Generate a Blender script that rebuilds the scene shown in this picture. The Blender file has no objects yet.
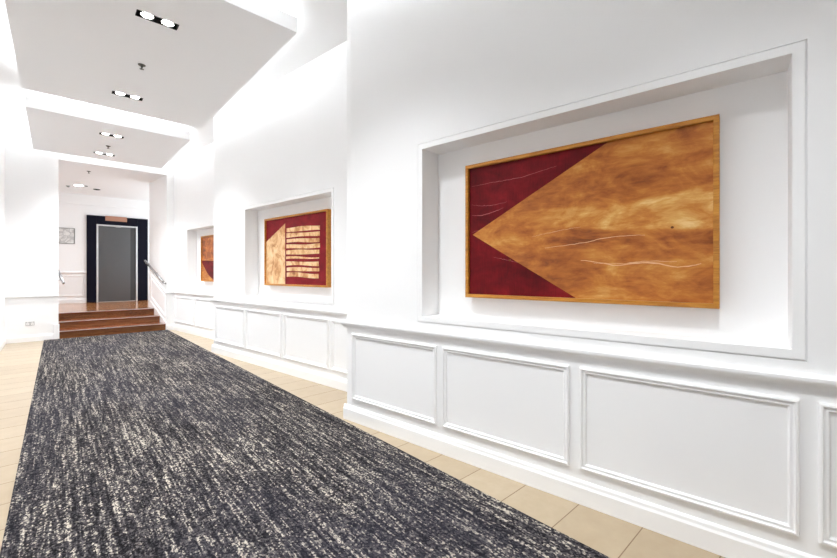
import bpy, bmesh, math, random
from mathutils import Vector, Matrix
random.seed(7)
S = bpy.context.scene
COL = S.collection
CEIL = 3.80; SLAB = 3.56; STH = 0.14; LAND = 0.45; AC = 3.47
YE = 10.28; YL = 14.4
DX, DY = 0.1357, -0.99075           # direction of the flared right-hand walls
ROT = math.atan2(DY, DX)
PA, PB, PC = (1.868, 3.03), (1.86, 6.95), (1.86, 10.87)

# ------------------------------------------------------------------ materials
class NT:
    def __init__(self, name):
        self.m = bpy.data.materials.new(name); self.m.use_nodes = True
        self.t = self.m.node_tree; self.n = self.t.nodes; self.b = self.n['Principled BSDF']
    def add(self, typ, ins=None, **kw):
        nd = self.n.new(typ)
        for k, v in kw.items(): setattr(nd, k, v)
        for k, v in (ins or {}).items(): self.set(nd.inputs[k], v)
        return nd
    def set(self, sock, v):
        if isinstance(v, bpy.types.NodeSocket): self.t.links.new(v, sock)
        else: sock.default_value = v
    def math(self, op, a, b=0.0, c=0.0, clamp=False):
        nd = self.n.new('ShaderNodeMath'); nd.operation = op; nd.use_clamp = clamp
        for i, v in enumerate((a, b, c)): self.set(nd.inputs[i], v)
        return nd.outputs[0]
    def coord(self, scale=(1, 1, 1), loc=(0, 0, 0), kind='Object'):
        tc = self.n.new('ShaderNodeTexCoord'); mp = self.n.new('ShaderNodeMapping')
        self.t.links.new(tc.outputs[kind], mp.inputs[0])
        mp.inputs['Scale'].default_value = scale; mp.inputs['Location'].default_value = loc
        return mp.outputs[0]
    def xyz(self, v=None):
        nd = self.n.new('ShaderNodeSeparateXYZ'); self.t.links.new(v or self.coord(), nd.inputs[0])
        return nd.outputs
    def noise(self, vec, scale=5, detail=3, rough=.55, dist=0.0):
        return self.add('ShaderNodeTexNoise', {'Vector': vec, 'Scale': scale, 'Detail': detail, 'Roughness': rough, 'Distortion': dist}).outputs[0]
    def ramp(self, fac, stops, interp='LINEAR'):
        nd = self.n.new('ShaderNodeValToRGB'); cr = nd.color_ramp; cr.interpolation = interp
        while len(cr.elements) < len(stops): cr.elements.new(0.5)
        for e, (p, c) in zip(cr.elements, stops):
            e.position = p; e.color = (c[0], c[1], c[2], 1)
        self.set(nd.inputs[0], fac); return nd.outputs[0]
    def mix(self, f, a, b):
        nd = self.n.new('ShaderNodeMix'); nd.data_type = 'RGBA'
        for i, v in ((0, f), (6, a), (7, b)):
            if isinstance(v, tuple) and len(v) == 3: v = (*v, 1)
            self.set(nd.inputs[i], v)
        return nd.outputs[2]
    def smooth(self, x, a, b):
        nd = self.n.new('ShaderNodeMapRange'); nd.interpolation_type = 'SMOOTHSTEP'
        self.set(nd.inputs[0], x); self.set(nd.inputs[1], a); self.set(nd.inputs[2], b); return nd.outputs[0]
    def bump(self, h, strength=.2, dist=.01):
        o = self.add('ShaderNodeBump', {'Height': h, 'Strength': strength, 'Distance': dist}).outputs[0]
        self.set(self.b.inputs['Normal'], o)
    def out(self, col=None, rough=None, metal=None, spec=None):
        for k, v in (('Base Color', col), ('Roughness', rough), ('Metallic', metal), ('Specular IOR Level', spec)):
            if v is not None:
                if isinstance(v, tuple) and len(v) == 3: v = (*v, 1)
                self.set(self.b.inputs[k], v)
        return self.m

def srgb(r, g, b):
    f = lambda c: (c/12.92 if c <= .04045 else ((c+.055)/1.055)**2.4)
    return (f(r/255), f(g/255), f(b/255))

def paint(name, c, rough=.55, bump=.03):
    k = NT(name); n = k.noise(k.coord(), 60, 2)
    k.bump(n, bump, .002)
    col = k.mix(k.noise(k.coord(), 1.3, 2), tuple(x*.985 for x in c), c)
    return k.out(col, rough, spec=.3)
M = {}
M['wall'] = paint('white_wall_paint', (.90, .90, .90))
M['trim'] = paint('white_trim_paint', (.91, .91, .91), .35, .01)
M['ceil'] = paint('ceiling_paint', (.90, .90, .90), .8)
M['slab'] = paint('ceiling_panel_paint', (.88, .88, .88), .8)

def m_tile():
    k = NT('beige_floor_tile'); p = k.xyz()
    def joint(x, off, size):
        u = k.math('FRACT', k.math('DIVIDE', k.math('SUBTRACT', x, off), size))
        d = k.math('MULTIPLY', k.math('MINIMUM', u, k.math('SUBTRACT', 1.0, u)), size)
        return k.smooth(d, .0018, .0034), k.math('FLOOR', k.math('DIVIDE', k.math('SUBTRACT', x, off), size))
    jy, iy = joint(p[1], .382-.308*20, .308)
    jx, ix = joint(p[0], 1.70-.6*10, .6)
    j = k.math('MULTIPLY', jy, jx)
    wn = k.add('ShaderNodeTexWhiteNoise', noise_dimensions='2D')
    cv = k.add('ShaderNodeCombineXYZ', {0: ix, 1: iy}).outputs[0]
    k.set(wn.inputs['Vector'], cv)
    n = k.noise(k.coord((1, 1, 1)), 9, 5, .6)
    f = k.math('ADD', k.math('MULTIPLY', wn.outputs[0], .35), k.math('MULTIPLY', n, .65))
    c = k.ramp(f, [(.25, srgb(166, 147, 120)), (.6, srgb(177, 159, 132)), (.85, srgb(187, 170, 145))])
    c = k.mix(j, srgb(128, 106, 82), c)
    k.bump(j, .4, .003)
    return k.out(c, k.math('ADD', .28, k.math('MULTIPLY', k.math('SUBTRACT', 1.0, j), .5)), spec=.5)
M['tile'] = m_tile()

def m_carpet():
    k = NT('flecked_carpet')
    vo = k.add('ShaderNodeTexVoronoi', {'Vector': k.coord((128, 92, 1)), 'Scale': 1.0, 'Randomness': .95}, feature='F1')
    vo2 = k.add('ShaderNodeTexVoronoi', {'Vector': k.coord((96, 16, 1), (3, 7, 0)), 'Scale': 1.0, 'Randomness': .95}, feature='F1')
    def hsh(v, ch=0):
        return k.add('ShaderNodeSeparateXYZ', {0: v.outputs['Color']}).outputs[ch]
    r1, r2 = hsh(vo), hsh(vo2)
    streak = k.noise(k.coord((36, 1.2, 1)), 1.0, 3, .6)
    streak2 = k.noise(k.coord((70, 4, 1), (5, 2, 0)), 1.0, 2, .6)
    patch = k.noise(k.coord((3.2, .9, 1)), 1.0, 2, .5)
    s = k.math('ADD', k.math('MULTIPLY', k.math('SUBTRACT', streak, .5), 1.25), k.math('MULTIPLY', k.math('SUBTRACT', streak2, .5), .9))
    s = k.math('ADD', s, k.math('MULTIPLY', k.math('SUBTRACT', patch, .5), .3))
    v = k.math('ADD', k.math('MULTIPLY', r1, .72), k.math('MULTIPLY', r2, .28))
    v = k.math('ADD', v, s)
    c = k.ramp(v, [(.0, srgb(16, 15, 17)), (.26, srgb(30, 28, 31)), (.46, srgb(53, 50, 53)), (.64, srgb(76, 72, 74)), (.78, srgb(104, 99, 97)),
                   (.88, srgb(160, 152, 140)), (1.0, srgb(192, 183, 168))])
    tint = k.noise(k.coord((1.4, .5, 1), (9, 1, 0)), 1.0, 2)
    c = k.mix(k.math('MULTIPLY', k.smooth(tint, .42, .62), .22), c, srgb(54, 54, 68))
    h = k.math('SUBTRACT', 1.0, vo.outputs['Distance'])
    k.bump(h, .5, .006)
    return k.out(c, .95, spec=.1)
M['carpet'] = m_carpet()
k = NT('carpet_edge_binding'); M['binding'] = k.out(k.ramp(k.noise(k.coord((1, 1, 1)), 90, 2), [(.35, srgb(26, 26, 30)), (.7, srgb(62, 60, 66))]), .95, spec=.1)

def m_wood(name, c0, c1, c2, scale=(1.2, 14, 14), rough=.25):
    k = NT(name)
    n = k.noise(k.coord(scale), 2.0, 5, .6, .6)
    g = k.noise(k.coord(tuple(a*5 for a in scale)), 3.0, 2, .6)
    f = k.math('ADD', k.math('MULTIPLY', n, .75), k.math('MULTIPLY', g, .25))
    k.bump(f, .08, .002)
    return k.out(k.ramp(f, [(.3, c0), (.5, c1), (.72, c2)]), rough, spec=.5)
M['riser'] = m_wood('dark_stained_step_wood', srgb(82, 46, 26), srgb(120, 74, 42), srgb(152, 100, 60))
M['tread'] = m_wood('polished_tread_wood', srgb(110, 58, 34), srgb(150, 84, 50), srgb(176, 108, 70), rough=.16)
M['landing'] = m_wood('orange_landing_wood', srgb(134, 84, 46), srgb(172, 112, 64), srgb(196, 138, 88), scale=(14, 1.2, 14), rough=.14)
M['frame'] = m_wood('honey_oak_frame', srgb(150, 92, 22), srgb(188, 124, 38), srgb(214, 154, 62), scale=(3, 30, 30), rough=.35)

def m_red(name, a, b, c):
    k = NT(name)
    n = k.noise(k.coord((1, 1, 1.6)), 5, 6, .65, .4)
    g = k.noise(k.coord((40, 1, 3)), 3, 3, .6)
    f = k.math('ADD', k.math('MULTIPLY', n, .75), k.math('MULTIPLY', g, .25))
    k.bump(g, .1, .001)
    return k.out(k.ramp(f, [(.32, a), (.5, b), (.68, c)]), .45, spec=.15)
M['red'] = m_red('deep_red_paint', srgb(70, 10, 16), srgb(104, 14, 22), srgb(136, 24, 32))
M['redb'] = m_red('crimson_paint', srgb(108, 12, 22), srgb(130, 17, 28), srgb(148, 28, 37))

def m_gold():
    k = NT('gold_and_umber_paint'); p = k.xyz()
    x, z = p[0], p[2]                      # metres from the picture's lower left corner
    n1 = k.noise(k.coord((1.5, 1, 2.8)), 2.4, 5, .62, .7)
    n2 = k.noise(k.coord((1.4, 1, 3.4), (4, 0, 2)), 5.0, 6, .66, .5)
    n3 = k.noise(k.coord((1, 1, 14)), 6, 4, .7)
    n4 = k.noise(k.coord((1.4, 1, 9), (1, 0, 8)), 3, 3, .6, .3)
    f = k.math('ADD', k.math('MULTIPLY', n1, .50), k.math('MULTIPLY', n2, .32))
    f = k.math('ADD', f, k.math('MULTIPLY', n3, .08))
    f = k.math('ADD', f, k.math('MULTIPLY', n4, .10))
    f = k.math('ADD', k.math('MULTIPLY', k.math('SUBTRACT', f, .5), 2.6), .45)
    # pale sweep through the middle
    wv = k.math('MULTIPLY', k.math('SUBTRACT', k.noise(k.coord((2.5, 0, 0)), 1.0, 2), .5), .10)
    top = k.math('ADD', k.math('ADD', .565, wv), k.math('MULTIPLY', k.smooth(x, 1.10, 1.42), .05))
    bot = k.math('ADD', k.math('SUBTRACT', .50, k.math('MULTIPLY', x, .075)), k.math('MULTIPLY', wv, .6))
    band = k.math('MULTIPLY', k.smooth(z, k.math('SUBTRACT', bot, .03), k.math('ADD', bot, .012)),
                  k.smooth(z, k.math('ADD', top, .006), k.math('SUBTRACT', top, .02)))
    band = k.math('MULTIPLY', band, k.smooth(x, .22, .62))
    f = k.math('ADD', f, k.math('MULTIPLY', band, .20))
    under = k.math('MULTIPLY', k.smooth(z, k.math('SUBTRACT', bot, .20), k.math('SUBTRACT', bot, .02)), k.smooth(z, k.math('ADD', bot, .005), k.math('SUBTRACT', bot, .02)))
    f = k.math('SUBTRACT', f, k.math('MULTIPLY', k.math('MULTIPLY', under, k.smooth(x, .4, .7)), .14))
    tipw = k.smooth(x, .35, .05)
    f = k.math('ADD', f, k.math('MULTIPLY', tipw, .10))
    c = k.ramp(f, [(.05, srgb(104, 50, 14)), (.26, srgb(150, 80, 24)), (.46, srgb(180, 106, 38)), (.62, srgb(196, 128, 52)),
                   (.78, srgb(212, 158, 82)), (.97, srgb(230, 194, 132))])
    k.bump(f, .12, .002)
    return k.out(c, .33, spec=.4)
M['gold'] = m_gold()
def m_cream():
    k = NT('cream_and_sienna_paint')
    f = k.noise(k.coord((4, 1, 3)), 2.0, 6, .66, .8)
    return k.out(k.ramp(f, [(.3, srgb(158, 92, 44)), (.42, srgb(206, 146, 90)), (.52, srgb(234, 192, 140)), (.68, srgb(244, 214, 168))]), .35, spec=.4)
M['cream'] = m_cream()
def m_amber():
    k = NT('amber_paint')
    f = k.noise(k.coord((3, 1, 4)), 2.0, 5, .6, .8)
    return k.out(k.ramp(f, [(.34, srgb(92, 42, 14)), (.5, srgb(168, 88, 30)), (.66, srgb(206, 130, 54))]), .35, spec=.4)
M['amber'] = m_amber()
def m_scratch():
    k = NT('pale_scratch_mark'); return k.out(k.mix(k.noise(k.coord(), 40, 2), srgb(214, 160, 110), srgb(232, 192, 154)), .5)
M['scratch'] = m_scratch()
k = NT('faint_scratch_mark'); M['scratch_red'] = k.out(k.mix(k.noise(k.coord(), 40, 2), srgb(150, 60, 66), srgb(186, 100, 98)), .5)

def m_metal(name, c, rough, sc=(1, 1, 60)):
    k = NT(name); n = k.noise(k.coord(sc), 4, 3)
    k.bump(n, .05, .001)
    return k.out(k.mix(n, tuple(x*.92 for x in c), c), k.math('ADD', rough-.05, k.math('MULTIPLY', n, .1)), 1.0)
M['steel'] = m_metal('brushed_steel_door', (.15, .15, .152), .42, (60, 60, 1))
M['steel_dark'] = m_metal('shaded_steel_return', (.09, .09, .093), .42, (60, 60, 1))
M['steel_trim'] = m_metal('light_steel_trim', (.78, .78, .79), .35)
M['chrome'] = m_metal('polished_rail_steel', (.42, .42, .43), .25)
def plain(name, c, rough=.4, metal=0.0):
    k = NT(name); n = k.noise(k.coord(), 25, 2)
    return k.out(k.mix(n, tuple(x*.93 for x in c), c), rough, metal)
M['navy'] = plain('blue_black_lacquer', (.004, .004, .012), .45); M['navy'].node_tree.nodes['Principled BSDF'].inputs['Specular IOR Level'].default_value = .12
M['copper'] = plain('salmon_copper_plate', srgb(176, 128, 104), .45)
M['black'] = plain('matt_black_housing', (.012, .012, .012), .6)
M['grey'] = plain('grey_switch_plastic', srgb(196, 196, 196), .4)
M['darkgrey'] = plain('dark_grey_plastic', srgb(60, 60, 60), .5)
M['dull'] = plain('dull_nickel', srgb(120, 118, 112), .35, .8)
def m_emit(name, c, st):
    k = NT(name); k.out((.9, .9, .9), .5)
    k.b.inputs['Emission Color'].default_value = (*c, 1); k.b.inputs['Emission Strength'].default_value = st
    return k.m
M['lamp'] = m_emit('glowing_lamp_face', (.97, .985, 1), 22)
M['cove'] = m_emit('cove_light_diffuser', (.925, .965, 1), 4.2)
def m_drawing():
    k = NT('faint_line_drawing')
    v = k.add('ShaderNodeTexVoronoi', {'Vector': k.coord((1, 1, 1)), 'Scale': 8.0}, feature='DISTANCE_TO_EDGE')
    l = k.smooth(v.outputs[0], .02, .09)
    n = k.noise(k.coord(), 9, 4)
    c = k.ramp(n, [(.3, srgb(178, 178, 178)), (.55, srgb(222, 222, 220)), (.8, srgb(238, 238, 236))])
    return k.out(k.mix(l, srgb(186, 186, 186), c), .4)
M['drawing'] = m_drawing()

# ------------------------------------------------------------------ mesh helpers
def link(name, bm, mat, parent=None, smooth=False):
    bmesh.ops.remove_doubles(bm, verts=bm.verts, dist=1e-6)
    bmesh.ops.recalc_face_normals(bm, faces=bm.faces)
    me = bpy.data.meshes.new(name); bm.to_mesh(me); bm.free()
    for m in (mat if isinstance(mat, (list, tuple)) else [mat]): me.materials.append(m)
    if smooth:
        for p in me.polygons: p.use_smooth = True
    o = bpy.data.objects.new(name, me); COL.objects.link(o)
    if parent: o.parent = parent
    return o
def tag(o, label=None, cat=None, group=None, kind=None):
    for k_, v in (('label', label), ('category', cat), ('group', group), ('kind', kind)):
        if v: o[k_] = v
    return o
def thing(name, loc, rz, label, cat, group=None):
    o = bpy.data.objects.new(name, None); COL.objects.link(o)
    o.location = loc; o.rotation_euler = (0, 0, rz); o.empty_display_size = .1
    return tag(o, label, cat, group)
def struct(name, bm, mat, parent=None, smooth=False):
    o = link(name, bm, mat, parent, smooth)
    if not parent: o['kind'] = 'structure'
    return o
ID = lambda s, t, z: (s, t, z)
def wmap(P):
    return lambda s, t, z: (P[0]+DX*s-DY*t, P[1]+DY*s+DX*t, z)
def face(bm, pts):
    return bm.faces.new([bm.verts.new(p) for p in pts])
def box(bm, x0, x1, y0, y1, z0, z1, mp=ID, bev=0.0):
    vs = [bm.verts.new(mp(x, y, z)) for x in (x0, x1) for y in (y0, y1) for z in (z0, z1)]
    fs = [bm.faces.new([vs[i] for i in q]) for q in ((0, 1, 3, 2), (4, 6, 7, 5), (0, 4, 5, 1), (2, 3, 7, 6), (0, 2, 6, 4), (1, 5, 7, 3))]
    if bev:
        bmesh.ops.recalc_face_normals(bm, faces=fs)
        es = list({e for f_ in fs for e in f_.edges})
        bmesh.ops.bevel(bm, geom=es, offset=bev, segments=2, profile=.5, affect='EDGES')
def bx(x0, x1, y0, y1, z0, z1, mp=ID, bev=0.0):
    bm = bmesh.new(); box(bm, x0, x1, y0, y1, z0, z1, mp, bev); return bm
def prism(bm, poly, a0, a1, mp):
    """poly of (u,v); mp(u,v,w) -> xyz; extruded from w=a0 to w=a1"""
    lo = [bm.verts.new(mp(u, v, a0)) for u, v in poly]; hi = [bm.verts.new(mp(u, v, a1)) for u, v in poly]
    bm.faces.new(lo); bm.faces.new(hi[::-1])
    for i in range(len(poly)):
        j = (i+1) % len(poly); bm.faces.new((lo[i], lo[j], hi[j], hi[i]))
def sweep_rect(bm, s0, s1, z0, z1, prof, mp, closed=False):
    """mitred rectangular frame; prof = (inset w, t)"""
    rings = [[bm.verts.new(mp(*p)) for p in ((s0+w, t, z0+w), (s1-w, t, z0+w), (s1-w, t, z1-w), (s0+w, t, z1-w))] for w, t in prof]
    n = len(rings)
    for i in range(n if closed else n-1):
        a, b = rings[i], rings[(i+1) % n]
        for q in range(4):
            r = (q+1) % 4; bm.faces.new((a[q], a[r], b[r], b[q]))
def pocket_plate(bm, u0, u1, v0, v1, back, pockets, mp):
    """solid plate, front at w=0, back at w=back; pockets = list of [(ua,ub,va,vb), depth, (rect2, depth2)...]"""
    us = sorted({u0, u1} | {x for p in pockets for x in p[0][:2]})
    vs = sorted({v0, v1} | {x for p in pockets for x in p[0][2:]})
    for i in range(len(us)-1):
        for j in range(len(vs)-1):
            cu, cv = (us[i]+us[i+1])/2, (vs[j]+vs[j+1])/2
            if any(p[0][0] < cu < p[0][1] and p[0][2] < cv < p[0][3] for p in pockets): continue
            face(bm, [mp(us[i], vs[j], 0), mp(us[i+1], vs[j], 0), mp(us[i+1], vs[j+1], 0), mp(us[i], vs[j+1], 0)])
    def ring(ra, wa, rb, wb):
        A = [(ra[0], ra[2]), (ra[1], ra[2]), (ra[1], ra[3]), (ra[0], ra[3])]
        B = [(rb[0], rb[2]), (rb[1], rb[2]), (rb[1], rb[3]), (rb[0], rb[3])]
        for q in range(4):
            r = (q+1) % 4
            face(bm, [mp(*A[q], wa), mp(*A[r], wa), mp(*B[r], wb), mp(*B[q], wb)])
    for p in pockets:
        r, d = p[0], p[1]
        # side walls must be split where the front grid is split (harmless T-junctions otherwise)
        ring(r, 0, r, d)
        if len(p) > 2:
            r2, d2 = p[2]; ring(r, d, r2, d); ring(r2, d, r2, d2); r, d = r2, d2
        face(bm, [mp(r[0], r[2], d), mp(r[1], r[2], d), mp(r[1], r[3], d), mp(r[0], r[3], d)])
    R = (u0, u1, v0, v1); ring(R, 0, R, back)
    face(bm, [mp(u0, v0, back), mp(u1, v0, back), mp(u1, v1, back), mp(u0, v1, back)])
def lathe(bm, prof, n=24, c=(0, 0, 0)):
    rings = []
    for r, z in prof:
        rings.append([bm.verts.new((c[0]+r*math.cos(a), c[1]+r*math.sin(a), c[2]+z)) for a in (2*math.pi*i/n for i in range(n))])
    for a, b in zip(rings, rings[1:]):
        for i in range(n):
            j = (i+1) % n; bm.faces.new((a[i], a[j], b[j], b[i]))
    bm.faces.new(rings[0][::-1]); bm.faces.new(rings[-1])
def tube(bm, pts, r, n=14):
    pts = [Vector(p) for p in pts]; rings = []
    for i, p in enumerate(pts):
        t = (pts[min(i+1, len(pts)-1)]-pts[max(i-1, 0)]).normalized()
        up = Vector((0, 0, 1)) if abs(t.z) < .95 else Vector((1, 0, 0))
        a = t.cross(up).normalized(); b = t.cross(a).normalized()
        rings.append([bm.verts.new(p+a*math.cos(q)*r+b*math.sin(q)*r) for q in (2*math.pi*k_/n for k_ in range(n))])
    for a, b in zip(rings, rings[1:]):
        for i in range(n):
            j = (i+1) % n; bm.faces.new((a[i], a[j], b[j], b[i]))
    bm.faces.new(rings[0][::-1]); bm.faces.new(rings[-1])

# ------------------------------------------------------------------ floor, ceiling, walls
struct('floor', bx(-.95, 3.3, -3.0, YE+.02, -.1, 0), M['tile'])
struct('ceiling', bx(-.95, 3.3, -3.0, YE+.25, CEIL, CEIL+.12), M['ceil'])
struct('floor', bx(-1.3, 3.2, 11.05, YL, LAND-.15, LAND), M['landing'])
struct('ceiling', bx(-1.3, 3.2, YE+.21, YL+.1, AC, AC+.12), M['ceil'])

LX = -.70
struct('wall_front', bx(-.95, 3.3, -3.2, -3.0, 0, CEIL), M['wall'])
bm = bmesh.new()
WIN = None
box(bm, LX-.2, LX, -3.0, YE+.2, 0, CEIL)
struct('wall_left', bm, M['wall'])
struct('baseboard_left', bx(LX-.001, LX+.016, -3.0, YE, 0, .11, bev=.004), M['trim'])

# end wall with the stair opening; its jambs flare like the side walls
XO0, XO1 = .015, 1.80; YJ = 11.44
def jamb(x): return x-DX/(-DY)*(YJ-YE)
up = lambda u, v, w: (u, v, w)
bm = bmesh.new(); prism(bm, [(LX-.2, YE), (XO0, YE), (jamb(XO0), YJ), (LX-.6, YJ)], 0, AC, up)
struct('wall_back', bm, M['wall'])
bm = bmesh.new(); prism(bm, [(XO1, YE), (3.2, YE), (3.2, YJ), (jamb(XO1), YJ)], 0, AC, up)
struct('wall_back', bm, M['wall'])
bm = bmesh.new(); prism(bm, [(LX-.2, YE), (3.2, YE), (3.2, YE+.2), (LX-.2, YE+.2)], AC, CEIL, up)
struct('wall_back', bm, M['wall'])
# lobby walls
struct('wall_lobby', bx(-1.3, 3.2, YL, YL+.2, LAND-.15, AC), M['wall'])
struct('wall_lobby_left', bx(-1.5, -1.3, YJ, YL+.2, LAND-.15, AC), M['wall'])

RAILP = [(0, .800), (-.008, .800), (-.010, .812), (-.016, .822), (-.030, .832), (-.034, .842), (-.034, .855), (-.028, .864), (0, .867)]
BASEP = [(0, 0), (-.020, 0), (-.020, .092), (-.014, .104), (-.012, .118), (-.006, .126), (0, .128)]
def run(prof, mp, s0, s1, dz=lambda s: 0):
    bm = bmesh.new()
    a = [bm.verts.new(mp(s0, t, z+dz(s0))) for t, z in prof]; b = [bm.verts.new(mp(s1, t, z+dz(s1))) for t, z in prof]
    bm.faces.new(a); bm.faces.new(b[::-1])
    for i in range(len(prof)):
        j = (i+1) % len(prof); bm.faces.new((a[i], a[j], b[j], b[i]))
    return bm
PANP = [(0, 0), (0, -.010), (.005, -.016), (.012, -.017), (.016, -.009), (.022, -.008), (.028, -.011), (.033, -.007), (.036, 0)]

def right_wall(idx, P, s0, s1, niche, panels, thick, front_facet=True):
    mp = wmap(P)
    n0, n1 = niche
    outer = (n0, n1, .915, 2.243); inner = (n0+.046, n1-.046, .958, 2.202)
    bm = bmesh.new()
    f2 = lambda u, v, w: mp(u, w, v)
    if front_facet:
        pocket_plate(bm, s0+.06, s1, 0, CEIL, thick, [[outer, .012, (inner, .19)]], f2)
        prism(bm, [(s0, .009), (s0+.06, 0), (s0+.06, thick), (s0, thick)], 0, CEIL, lambda u, v, w: mp(u, v, w))
    else:
        pocket_plate(bm, s0, s1, 0, CEIL, thick, [[outer, .012, (inner, .19)]], f2)
    w = struct('wall_right', bm, M['wall'])
    # flat casing round the niche, separated from the plaster by a shadow gap
    bm = bmesh.new(); sweep_rect(bm, n0+.006, n1-.006, .921, 2.237, [(0, .0118), (0, -.003), (.0015, -.0045), (.0385, -.0045), (.0395, -.003), (.0395, .0118)], mp, True)
    struct('niche_casing', bm, M['trim'], w)
    struct('trim_1', run(RAILP, mp, s0-(.03 if front_facet else 0), s1), M['trim'])
    struct('baseboard_right', run(BASEP, mp, s0-(.018 if front_facet else 0), s1), M['trim'])
    for a, b in panels:
        bm = bmesh.new(); sweep_rect(bm, a, b, .19, .757, PANP, mp)
        struct('panel_moulding', bm, M['trim'], w)
    return w
right_wall(1, PA, .05, 5.9, (.870, 2.951), [(.137, 1.050), (1.104, 1.990), (2.047, 2.928), (2.983, 3.86), (3.92, 4.8)], .522)
right_wall(2, PB, 0, 4.3, (1.021, 3.10), [(.099, 1.046), (1.107, 2.026), (2.092, 3.003), (3.057, 3.85)], .522)
right_wall(3, PC, .60, 4.2, (1.31, 3.39), [(.688, 1.69), (1.80, 2.70), (2.76, 3.66)], .45, False)

# end-wall trims
ey = lambda s, t, z: (s, YE+t, z)
struct('trim_2', run(RAILP, ey, LX, XO0+.0), M['trim'])
struct('trim_3', run(RAILP, ey, XO1, 1.96), M['trim'])
struct('baseboard_back', run(BASEP, ey, LX, XO0-.06), M['trim'])
struct('baseboard_back', run(BASEP, ey, XO1, 1.96), M['trim'])
struct('trim_4', bx(XO0-.075, XO0+.012, YE-.026, YE+.001, 0, .30, bev=.003), M['trim'])
# raking rail, panel and skirting on the stair wall
RK = .42
ms = lambda s, t, z: (XO1-DX*s-DY*t*1.0, YE-DY*s+DX*t, z)      # s runs up the stairs
def dz(s): return min(s*RK, LAND)
SB = LAND/RK
def raked(prof, ylow=0, top=None):
    return run(prof, ms, 0, min(SB, 1.17), dz)
struct('trim_5', raked(RAILP), M['trim'])
def rake_panel(mp, sa, sb, z0, z1):
    bm = bmesh.new(); rings = []
    for w, t in PANP:
        ww = w
        pts = [(sa+ww, z0+ww+dz(sa+ww)), (sb-ww, z0+ww+dz(sb-ww)), (sb-ww, z1-ww+dz(sb-ww)), (sa+ww, z1-ww+dz(sa+ww))]
        rings.append([bm.verts.new(mp(s_, t, z_)) for s_, z_ in pts])
    for a, b in zip(rings, rings[1:]):
        for q in range(4):
            r = (q+1) % 4; bm.faces.new((a[q], a[r], b[r], b[q]))
    return bm
struct('trim_6', rake_panel(ms, .08, 1.02, .27, .745), M['trim'])
bm = bmesh.new(); prism(bm, [(0, 0), (.03, 0), (1.17, LAND-.01), (1.17, LAND+.14), (SB, LAND+.16), (0, .17)], 0, -.016, lambda u, v, w: ms(u, w, v))
struct('baseboard_stair', bm, M['trim'])
# lobby trims on its back wall
ly = lambda s, t, z: (s, YL+t, z+LAND)
EX0, EX1 = .598, 2.02
struct('trim_7', run(RAILP, ly, -1.3, EX0), M['trim'])
struct('baseboard_lobby', run(BASEP, ly, -1.3, EX0), M['trim'])
struct('trim_8', run([(0, 3.17), (-.012, 3.17), (-.018, 3.19), (-.018, 3.21), (0, 3.22)], lambda s, t, z: (s, YL+t, z), -1.3, 3.0), M['trim'])
bm = bmesh.new(); sweep_rect(bm, -.55, .54, LAND+.19, LAND+.757, PANP, lambda s, t, z: (s, YL+t, z)); struct('trim_9', bm, M['trim'])

# ------------------------------------------------------------------ suspended ceiling panels with lights
SX0, SX1 = -.328, 1.672
def twin_light(x, y, label, z=SLAB, copy_from=None):
    if copy_from:
        r = copy_from.copy(); COL.objects.link(r); r.location = (x, y, z); r['label'] = label
        for c in copy_from.children:
            d = c.copy(); COL.objects.link(d); d.parent = r
            for g in c.children:
                e = g.copy(); COL.objects.link(e); e.parent = d
        return r
    r = thing('twin_downlight', (x, y, z), 0, label, 'ceiling light', 'twin downlights in the ceiling panels')
    bm = bmesh.new()
    pocket_plate(bm, -.160, .160, -.056, .056, .058, [[(-.156, .156, -.052, .052), .05]], lambda u, v, w: (u, v, w))
    link('housing', bm, M['black'], r)
    for sx in (-.078, .078):
        bm = bmesh.new(); lathe(bm, [(.050, .045), (.050, .020), (.054, .008), (.054, .004), (.048, .004), (.046, .012), (.030, .03)], 28, (sx, 0, 0))
        ring = link('lamp', bm, M['dull'], r, True)
        bm = bmesh.new(); lathe(bm, [(.046, .016), (.046, .009), (.040, .006)], 28, (sx, 0, 0))
        link('bulb', bm, M['lamp'], ring)
    return r
lights = []
def slab(y0, y1, holes, label):
    bm = bmesh.new()
    pk = [[(x-.161, x+.161, y-.057, y+.057), .06] for x, y in holes]
    r = thing('ceiling_panel', (0, 0, SLAB), 0, label, 'ceiling panel', None)
    pocket_plate(bm, SX0, SX1, y0, y1, STH, pk, lambda u, v, w: (u, v, w))
    link('panel', bm, M['slab'], r)
    # light troughs lying on top, along the four edges
    for a in ((SX0+.10, SX0+.14, y0+.15, y1-.15), (SX1-.14, SX1-.10, y0+.15, y1-.15), (SX0+.2, SX1-.2, y0+.10, y0+.14), (SX0+.2, SX1-.2, y1-.14, y1-.10)):
        link('cove_light', bx(a[0], a[1], a[2], a[3], STH, STH+.03), M['cove'], r)
    for hx, hy in ((SX0+.3, y0+.4), (SX1-.3, y0+.4), (SX0+.3, y1-.4), (SX1-.3, y1-.4)):
        link('hanger', bx(hx-.02, hx+.02, hy-.02, hy+.02, STH, CEIL-SLAB-.001), M['slab'], r)
    return r
def unseen_light_slab(y0, y1):  # extra slab with cove strips, out of view, added to light the near walls
    bm = bmesh.new(); box(bm, SX0, SX1, y0, y1, SLAB, SLAB+STH); s_ = struct('ceiling', bm, M['slab'])
    for a in ((SX0+.10, SX0+.14, y0+.15, y1-.15), (SX1-.14, SX1-.10, y0+.15, y1-.15), (SX0+.2, SX1-.2, y0+.10, y0+.14), (SX0+.2, SX1-.2, y1-.14, y1-.10)):
        link('cove_light', bx(a[0], a[1], a[2], a[3], SLAB+STH, SLAB+STH+.03), M['cove'], s_)
unseen_light_slab(-.6, 2.76)
slab(3.52, 6.88, [(.665, 4.20), (.665, 6.26)], 'large white suspended ceiling panel nearest the viewer')
slab(7.60, 10.12, [(.662, 8.24), (.662, 9.62)], 'smaller white suspended ceiling panel just before the stairs')
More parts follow.
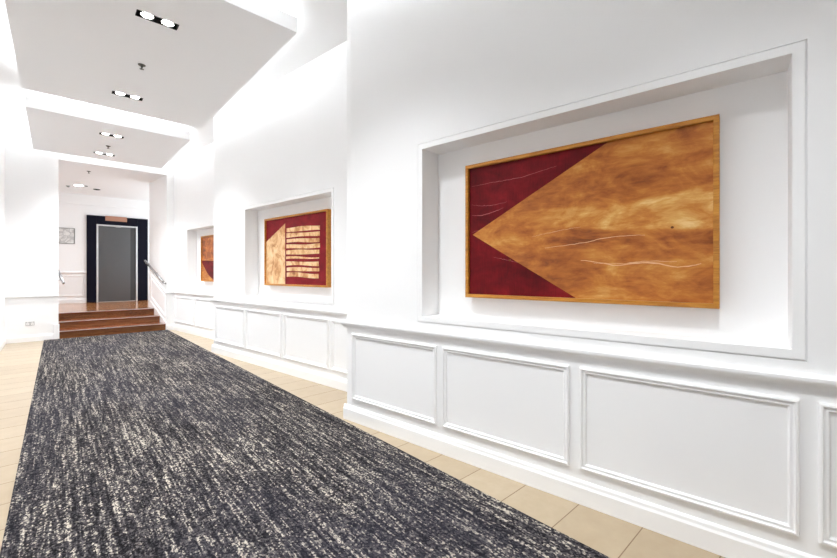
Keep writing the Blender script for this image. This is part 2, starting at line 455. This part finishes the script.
L0 = twin_light(.665, 4.20, 'twin downlight nearest the viewer in the large ceiling panel')
twin_light(.665, 6.26, 'twin downlight at the far edge of the large ceiling panel', copy_from=L0)
twin_light(.662, 8.24, 'nearer twin downlight in the smaller ceiling panel', copy_from=L0)
twin_light(.662, 9.62, 'farther twin downlight in the smaller ceiling panel, closest to the stairs', copy_from=L0)
def sprinkler(x, y, z, label, src=None):
    if src:
        r = src.copy(); COL.objects.link(r); r.location = (x, y, z); r['label'] = label
        for c in src.children:
            d = c.copy(); COL.objects.link(d); d.parent = r
        return r
    r = thing('fire_sprinkler', (x, y, z), 0, label, 'sprinkler', 'sprinkler heads')
    bm = bmesh.new(); lathe(bm, [(.036, 0), (.036, -.004), (.026, -.012), (.012, -.014)], 24); link('escutcheon', bm, M['dull'], r, True)
    bm = bmesh.new(); lathe(bm, [(.009, -.013), (.009, -.030), (.005, -.034), (.005, -.040)], 16); link('nozzle', bm, M['dull'], r, True)
    bm = bmesh.new()
    for sx in (-1, 1): tube(bm, [(0, sx*.008, -.016), (0, sx*.016, -.030), (0, sx*.004, -.047)], .0025, 8)
    link('yoke', bm, M['dull'], r, True)
    bm = bmesh.new(); lathe(bm, [(.020, -.046), (.021, -.048), (.006, -.050)], 20); link('deflector', bm, M['dull'], r, True)
    return r
sp = sprinkler(.68, 5.22, SLAB+.001, 'sprinkler head between the twin downlights of the large ceiling panel')
sprinkler(.67, 8.96, SLAB+.001, 'sprinkler head between the twin downlights of the smaller ceiling panel', sp)
sprinkler(.494, 11.02, AC+.001, 'sprinkler head on the ceiling just above the steps', sp)
# lobby ceiling fittings
r = thing('downlight', (.39, 12.94, AC), 0, 'lit downlight on the lobby ceiling in front of the lift', 'ceiling light')
bm = bmesh.new(); lathe(bm, [(.105, 0), (.105, -.006), (.085, -.010), (.084, -.002)], 32); link('trim_ring', bm, M['trim'], r, True)
bm = bmesh.new(); lathe(bm, [(.083, -.001), (.083, -.007), (.06, -.009)], 32); link('lens', bm, M['lamp'], r)
link('gimbal_plate', bx(.115, .17, -.03, .03, -.012, 0, bev=.002), M['darkgrey'], r)
r = thing('ceiling_speaker', (.757, 13.26, AC), 0, 'small unlit black round fitting on the lobby ceiling', 'ceiling speaker')
bm = bmesh.new(); lathe(bm, [(.075, 0), (.075, -.006), (.065, -.012)], 28); link('bezel', bm, M['darkgrey'], r, True)
bm = bmesh.new(); lathe(bm, [(.058, -.011), (.058, -.014), (.03, -.020)], 28); link('grille', bm, M['black'], r, True)
r = thing('smoke_detector', (.194, 13.2, AC), 0, 'tiny grey detector on the lobby ceiling left of the lit downlight', 'smoke detector')
bm = bmesh.new(); lathe(bm, [(.045, 0), (.045, -.012), (.038, -.018)], 24); link('base', bm, M['grey'], r, True)
bm = bmesh.new(); lathe(bm, [(.028, -.017), (.028, -.030), (.018, -.036)], 24); link('sensor', bm, M['dull'], r, True)

# ------------------------------------------------------------------ carpet
CX0, CX1, CY0, CY1 = -.192, 1.815, -2.6, YE-.012
bm = bmesh.new(); nx, ny = 8, 40
box(bm, CX0, CX1, CY0, CY1, .0005, .012, bev=.004)
rug = link('carpet_runner', bm, M['carpet'])
tag(rug, 'long charcoal carpet runner with cream flecks leading to the wooden steps', 'carpet')

# ------------------------------------------------------------------ steps
st = thing('staircase', (.9, YE, 0), 0, 'three dark stained wooden steps with pale nosings rising to the lift lobby', 'steps')
Y1, Y2, Y3 = YE+.02, YE+.39, YE+.77
for i, (ya, yb, z) in enumerate(((Y1, Y2, .15), (Y2, Y3, .30), (Y3, Y3+.30, .45))):
    x0 = XO0-DX*(ya-YE)+.006; x1 = XO1-DX*(ya-YE)-.018
    e = DX*(yb-ya)
    bm = bmesh.new()
    prism(bm, [(x0-.9, ya-YE), (x1-.9, ya-YE), (x1-.9-e, yb-YE+.0), (x0-.9-e, yb-YE)], z-.15, z-.022, up)
    s_ = link('riser', bm, M['riser'], st)
    bm = bmesh.new()
    prism(bm, [(x0-.9, ya-YE-.018), (x1-.9, ya-YE-.018), (x1-.9-e, yb-YE), (x0-.9-e, yb-YE)], z-.0218, z+.0002, up)
    t_ = link('tread', bm, M['tread'], st)
    bm = bmesh.new()
    prism(bm, [(x0-.9, ya-YE-.022), (x1-.9, ya-YE-.022), (x1-.9, ya-YE+.02), (x0-.9, ya-YE+.02)], z+.0002, z+.004, up)
    prism(bm, [(x0-.9, ya-YE-.022), (x1-.9, ya-YE-.022), (x1-.9, ya-YE-.0182), (x0-.9, ya-YE-.0182)], z-.008, z+.0002, up)
    n_ = link('nosing', bm, M['steel_trim'], t_)

# ------------------------------------------------------------------ handrails
def handrail(pts, brackets, nrm, label):
    r = thing('handrail', pts[0], 0, label, 'handrail', 'handrails at the steps')
    o = Vector(pts[0]); L = [Vector(p)-o for p in pts]
    bm = bmesh.new(); tube(bm, L, .024, 18); link('rail', bm, M['chrome'], r, True)
    for b in brackets:
        p = L[0].lerp(L[-1], b); n = Vector(nrm)
        bm = bmesh.new(); tube(bm, [p+Vector((0, 0, -.015)), p+Vector((0, 0, -.05)), p+Vector((0, 0, -.06))+n*.02, p+Vector((0, 0, -.06))+n*.068], .007, 10)
        br = link('bracket', bm, M['chrome'], r, True)
        bm = bmesh.new(); tube(bm, [p+Vector((0, 0, -.06))+n*.064, p+Vector((0, 0, -.06))+n*.072], .028, 20); link('mounting_plate', bm, M['chrome'], br)
    return r
nR = (-DY, DX, 0)
def onR(s, z, off): 
    x, y, _ = ms(s, -off, 0); return (x, y, z)
handrail([onR(-.0, 1.085, .07), onR(.66, 1.345, .07), onR(1.24, 1.58, .07)], (.04, .5, .94), nR, 'steel handrail on the panelled wall right of the steps')
def onL(s, z, off): return (XO0-DX*s+off*(-DY), YE-DY*s+DX*off, z)
handrail([onL(.02, 1.085, .075), onL(.66, 1.345, .075), onL(1.30, 1.60, .075)], (.22, .6, .94), (DY, -DX, 0), 'steel handrail left of the steps, mostly hidden behind the wall corner')

# ------------------------------------------------------------------ lift
ev = thing('elevator', ((EX0+EX1)/2, YL, LAND), 0, 'grey steel lift door in a tall blue-black surround at the top of the steps', 'elevator')
hw = (EX1-EX0)/2; H = 2.46
DA0, DA1, DH = .812-1.309, 1.765-1.309, 2.215
bm = bmesh.new()
box(bm, -hw, DA0, -.05, 0, 0, H, bev=.004); box(bm, DA1, hw, -.05, 0, 0, H, bev=.004); box(bm, DA0, DA1, -.05, 0, DH, H, bev=.004)
link('surround', bm, M['navy'], ev)
bm = bmesh.new()
for a in ((DA0, DA0+.04, 0, DH), (DA1-.04, DA1, 0, DH), (DA0+.04, DA1-.04, DH-.04, DH)): box(bm, a[0], a[1], -.058, -.002, a[2], a[3], bev=.003)
link('door_frame', bm, M['steel_trim'], ev)
link('door_panel', bx(DA0+.04, DA1-.17, -.018, -.004, 0.004, DH-.04, bev=.002), M['steel'], ev)
link('door_panel', bx(DA1-.17, DA1-.04, -.012, -.002, 0.004, DH-.04, bev=.001), M['steel_dark'], ev)['label'] = 'narrow darker steel panel'
link('threshold', bx(DA0+.04, DA1-.04, -.05, -.019, 0.0005, .006), M['steel_trim'], ev)
bm = bmesh.new(); box(bm, -.07, .06, -.075, -.059, DH-.06, DH-.02, bev=.004); link('door_light', bm, M['grey'], ev)  # small bright light over the door, made as pale unlit plastic
bm = bmesh.new(); box(bm, -.32+.02, .20, -.06, -.0505, H-.13, H+.01, bev=.003); link('indicator_plate', bm, M['copper'], ev)['label'] = 'salmon coloured indicator plate'

# picture in the lobby
r = thing('framed_drawing', (.12, YL, 2.08), 0, 'framed grey line drawing on the white lobby wall left of the lift', 'picture')
fm = lambda s, t, z: (s, t, z)
bm = bmesh.new(); sweep_rect(bm, -.23, .23, 0, .43, [(0, -.001), (0, -.02), (.012, -.02), (.012, -.001)], fm, True); link('frame', bm, M['dull'], r)
link('print', bx(-.218, .218, -.012, -.002, .012, .418), M['drawing'], r)

# power outlet
r = thing('power_outlet', (-.376, YE, .30), 0, 'grey double power outlet low on the white wall left of the steps', 'power outlet')
link('plate', bx(-.06, .06, -.009, -.0005, 0, .075, bev=.002), M['grey'], r)
for sx in (-.03, .03):
    so = link('socket', bx(sx-.02, sx+.02, -.011, -.0092, .012, .05), M['trim'], r)
    bm = bmesh.new()
    for dx, dz_ in ((-.007, .036), (.007, .036), (0, .022)): box(bm, sx+dx-.0015, sx+dx+.0015, -.0118, -.0112, dz_-.004, dz_+.004)
    link('slot', bm, M['darkgrey'], so)
    link('switch', bx(sx-.006, sx+.006, -.012, -.0092, .055, .068), M['trim'], r)

# ------------------------------------------------------------------ artworks
def art(P, s0, s1, z0, z1, label):
    mp = wmap(P); o = thing('framed_artwork', mp(s0, .172, z0), ROT, label, 'painting', 'framed abstract paintings in the niches')
    w, h = s1-s0, z1-z0
    bm = bmesh.new()
    sweep_rect(bm, 0, w, 0, h, [(0, 0), (0, -.058), (.003, -.061), (.022, -.061), (.024, -.059), (.024, -.030), (.024, 0)], ID, True)
    link('frame', bm, M['frame'], o)
    for a in (w*.25, w*.75): link('hanging_bracket', bx(a-.03, a+.03, 0, .0178, h-.12, h-.08), M['dull'], o)
    return o, w, h
def flat(o, name, poly, t0, t1, mat):
    bm = bmesh.new(); prism(bm, poly, t0, t1, lambda u, v, w: (u, w, v)); return link(name, bm, mat, o)
def ribbon(bm, pts, wd, t0, t1):
    n = len(pts); L = []; R_ = []
    for i, (x, z) in enumerate(pts):
        a = pts[max(i-1, 0)]; b = pts[min(i+1, n-1)]; dx, dz2 = b[0]-a[0], b[1]-a[1]; l = math.hypot(dx, dz2)
        ww = wd*(.35+.65*math.sin(math.pi*min(max(i/(n-1), .06), .94)))*(.7+.6*random.random())/2
        L.append((x-dz2/l*ww, z+dx/l*ww)); R_.append((x+dz2/l*ww, z-dx/l*ww))
    prism(bm, L+R_[::-1], t0, t1, lambda u, v, w: (u, w, v))
def curve(pts, n=26, wob=.002):
    out = []
    for i in range(n):
        f = i/(n-1)*(len(pts)-1); a = min(int(f), len(pts)-2); q = f-a
        p = [pts[max(a-1, 0)], pts[a], pts[a+1], pts[min(a+2, len(pts)-1)]]
        c = [.5*((2*p[1][d_])+(-p[0][d_]+p[2][d_])*q+(2*p[0][d_]-5*p[1][d_]+4*p[2][d_]-p[3][d_])*q*q+(-p[0][d_]+3*p[1][d_]-3*p[2][d_]+p[3][d_])*q**3) for d_ in (0, 1)]
        out.append((c[0]+random.uniform(-wob, wob)*.3, c[1]+random.uniform(-wob, wob)))
    return out
B_ = .022
# large arrow painting
o, w, h = art(PA, 1.217, 2.660, 1.107, 2.045, 'large painting of a golden wood-toned arrowhead pointing left on deep red, in the nearest niche')
flat(o, 'canvas', [(B_, B_), (w-B_, B_), (w-B_, h-B_), (B_, h-B_)], -.040, -.028, M['red'])
arrow = [(.036*w, .473*h), (.655*w, h-B_-.001), (w-B_-.001, h-B_-.001), (w-B_-.001, B_+.001), (.532*w, B_+.001)]
ar = flat(o, 'arrowhead', arrow, -.0425, -.0402, M['gold'])
for pts, wd in (([(.40, .352), (.55, .372), (.66, .400), (.78, .402)], .0035), ([(.34, .43), (.44, .455), (.55, .475)], .002),
                ([(.55, .265), (.63, .245), (.69, .228), (.75, .243), (.81, .240), (.88, .218), (.93, .225), (.95, .235)], .006),
                ([(.60, .245), (.70, .240), (.79, .252), (.88, .245)], .003)):
    bm = bmesh.new(); ribbon(bm, curve([(a*w, b*h) for a, b in pts]), wd, -.0431, -.0426)
    link('scratch', bm, M['scratch'], ar)
for pts, wd in (([(.03, .84), (.15, .845), (.30, .85), (.45, .885)], .003), ([(.03, .62), (.10, .615), (.20, .65)], .004), ([(.03, .70), (.12, .68), (.22, .69)], .0025),
                ([(.03, .49), (.06, .50), (.10, .49)], .002), ([(.15, .30), (.24, .27), (.33, .235)], .0025)):
    bm = bmesh.new(); ribbon(bm, curve([(a*w, b*h) for a, b in pts]), wd, -.0406, -.0401)
    link('scratch', bm, M['scratch_red'], o)
for a, b, rr in ((.866, .435, .006), (.235, .275, .007)):
    bm = bmesh.new()
    prism(bm, [(a*w+rr*math.cos(q)*1.3, b*h+rr*math.sin(q)) for q in (k_*math.pi/5 for k_ in range(10))], -.0431, -.0426, lambda u, v, w_: (u, w_, v))
    link('dark_knot', bm, M['riser'], ar)
# striped painting
o, w, h = art(PB, 1.392, 2.832, 1.107, 2.042, 'crimson painting with a cream block and wavy cream bars, in the middle niche')
flat(o, 'canvas', [(B_, B_), (w-B_, B_), (w-B_, h-B_), (B_, h-B_)], -.040, -.028, M['redb'])
flat(o, 'pale_block', [(B_+.001, B_+.001), (.352*w, B_+.001), (.352*w, .895*h), (B_+.001, .655*h)], -.0425, -.0402, M['cream'])
bars = bmesh.new(); nb = 9
for i in range(nb):
    zc = .795-.640*i/(nb-1); hh = (.030, .028, .026, .027, .030, .018, .027, .025, .030)[i]
    x0, x1 = .375+random.uniform(-.006, .006), .885-.0025*i+random.uniform(-.006, .006)
    ph = random.uniform(0, 6); ph2 = random.uniform(0, 6); top = []; bot = []
    for q in range(19):
        u = q/18; x = x0+(x1-x0)*u; sag = .006*math.sin(1+u*4)+.003*math.sin(ph+u*5)-.012*u*(1-i/8)
        tt = hh*(1+.16*math.sin(ph2+u*6)); bb = hh*(1+.16*math.cos(ph+u*5))
        if i == 5: tt *= 1-.75*u*u; bb *= 1-.6*u
        top.append((x*w, (zc+sag+tt)*h)); bot.append((x*w, (zc+sag-bb)*h))
    prism(bars, top+bot[::-1], -.0425, -.0402, lambda u, v, w_: (u, w_, v))
link('painted_bars', bars, M['cream'], o)
# far painting
o, w, h = art(PC, 1.755, 3.195, 1.107, 2.045, 'amber painting with a dark red wedge, half hidden in the farthest niche')
flat(o, 'canvas', [(B_, B_), (w-B_, B_), (w-B_, h-B_), (B_, h-B_)], -.040, -.028, M['amber'])
low = [(.03, .40), (.08, .33), (.12, .28), (.19, .19), (.265, .12), (.39, .045)]
wedge = [(B_+.001, .46*h)]+[(a*w, b*h) for a, b in ((.12, .455), (.25, .45), (.42, .44), (.7, .45))]+[(w-B_-.001, .5*h), (w-B_-.001, B_+.001), (.46*w, B_+.001)]+[(a*w, b*h) for a, b in low[::-1]]+[(B_+.001, .43*h)]
flat(o, 'red_wedge', wedge, -.0425, -.0402, M['red'])
flat(o, 'gold_corner', [(B_+.001, B_+.001), (.458*w, B_+.001)]+[(a*w-.002, b*h-.002) for a, b in low[::-1]]+[(B_+.001, .425*h)], -.0425, -.0402, M['gold'])
flat(o, 'pale_line', [(B_+.001, .465*h), (.2*w, .458*h), (.45*w, .446*h), (w-B_-.001, .505*h), (w-B_-.001, .54*h), (.45*w, .50*h), (.3*w, .52*h), (.15*w, .49*h), (B_+.001, .48*h)], -.0425, -.0402, M['gold'])

# ------------------------------------------------------------------ camera
cam = bpy.data.cameras.new('camera'); co = bpy.data.objects.new('camera', cam); COL.objects.link(co); S.camera = co
cam.sensor_width = 36; cam.lens = 392.6/837*36; cam.shift_y = -6/837; cam.clip_start = .02
co.location = (0, 0, 1.28); co.rotation_euler = (math.pi/2, 0, -math.atan(361.0/392.6))

# ------------------------------------------------------------------ light
def spot(x, y, z, pw, ang=116, blend=1.0, r=.05):
    l = bpy.data.lights.new('downlight_beam', 'SPOT'); l.energy = pw; l.spot_size = math.radians(ang); l.spot_blend = blend; l.shadow_soft_size = r; l.color = (.925, .965, 1)
    o_ = bpy.data.objects.new('downlight_beam', l); COL.objects.link(o_); o_.location = (x, y, z)
for y in (.1, 2.1, 4.20, 6.26, 8.24, 9.62):  # nearest two rows have no fittings: added beams under the unseen slab
    for sx in (-.078, .078): spot(.665+sx, y, SLAB-.012, 48)
spot(.39, 12.94, AC-.03, 28)
W = bpy.data.worlds.new('world'); S.world = W; W.use_nodes = True
bg = W.node_tree.nodes['Background']; bg.inputs[0].default_value = (.84, .94, 1, 1); bg.inputs[1].default_value = .85
S.view_settings.view_transform = 'Standard'; S.view_settings.look = 'None'; S.view_settings.gamma = 1; S.view_settings.use_curve_mapping = False
S.view_settings.exposure = 1.84
S.cycles.max_bounces = 16; S.cycles.diffuse_bounces = 12; S.cycles.glossy_bounces = 4
S.cycles.use_denoising = True
S.cycles.sample_clamp_indirect = 8
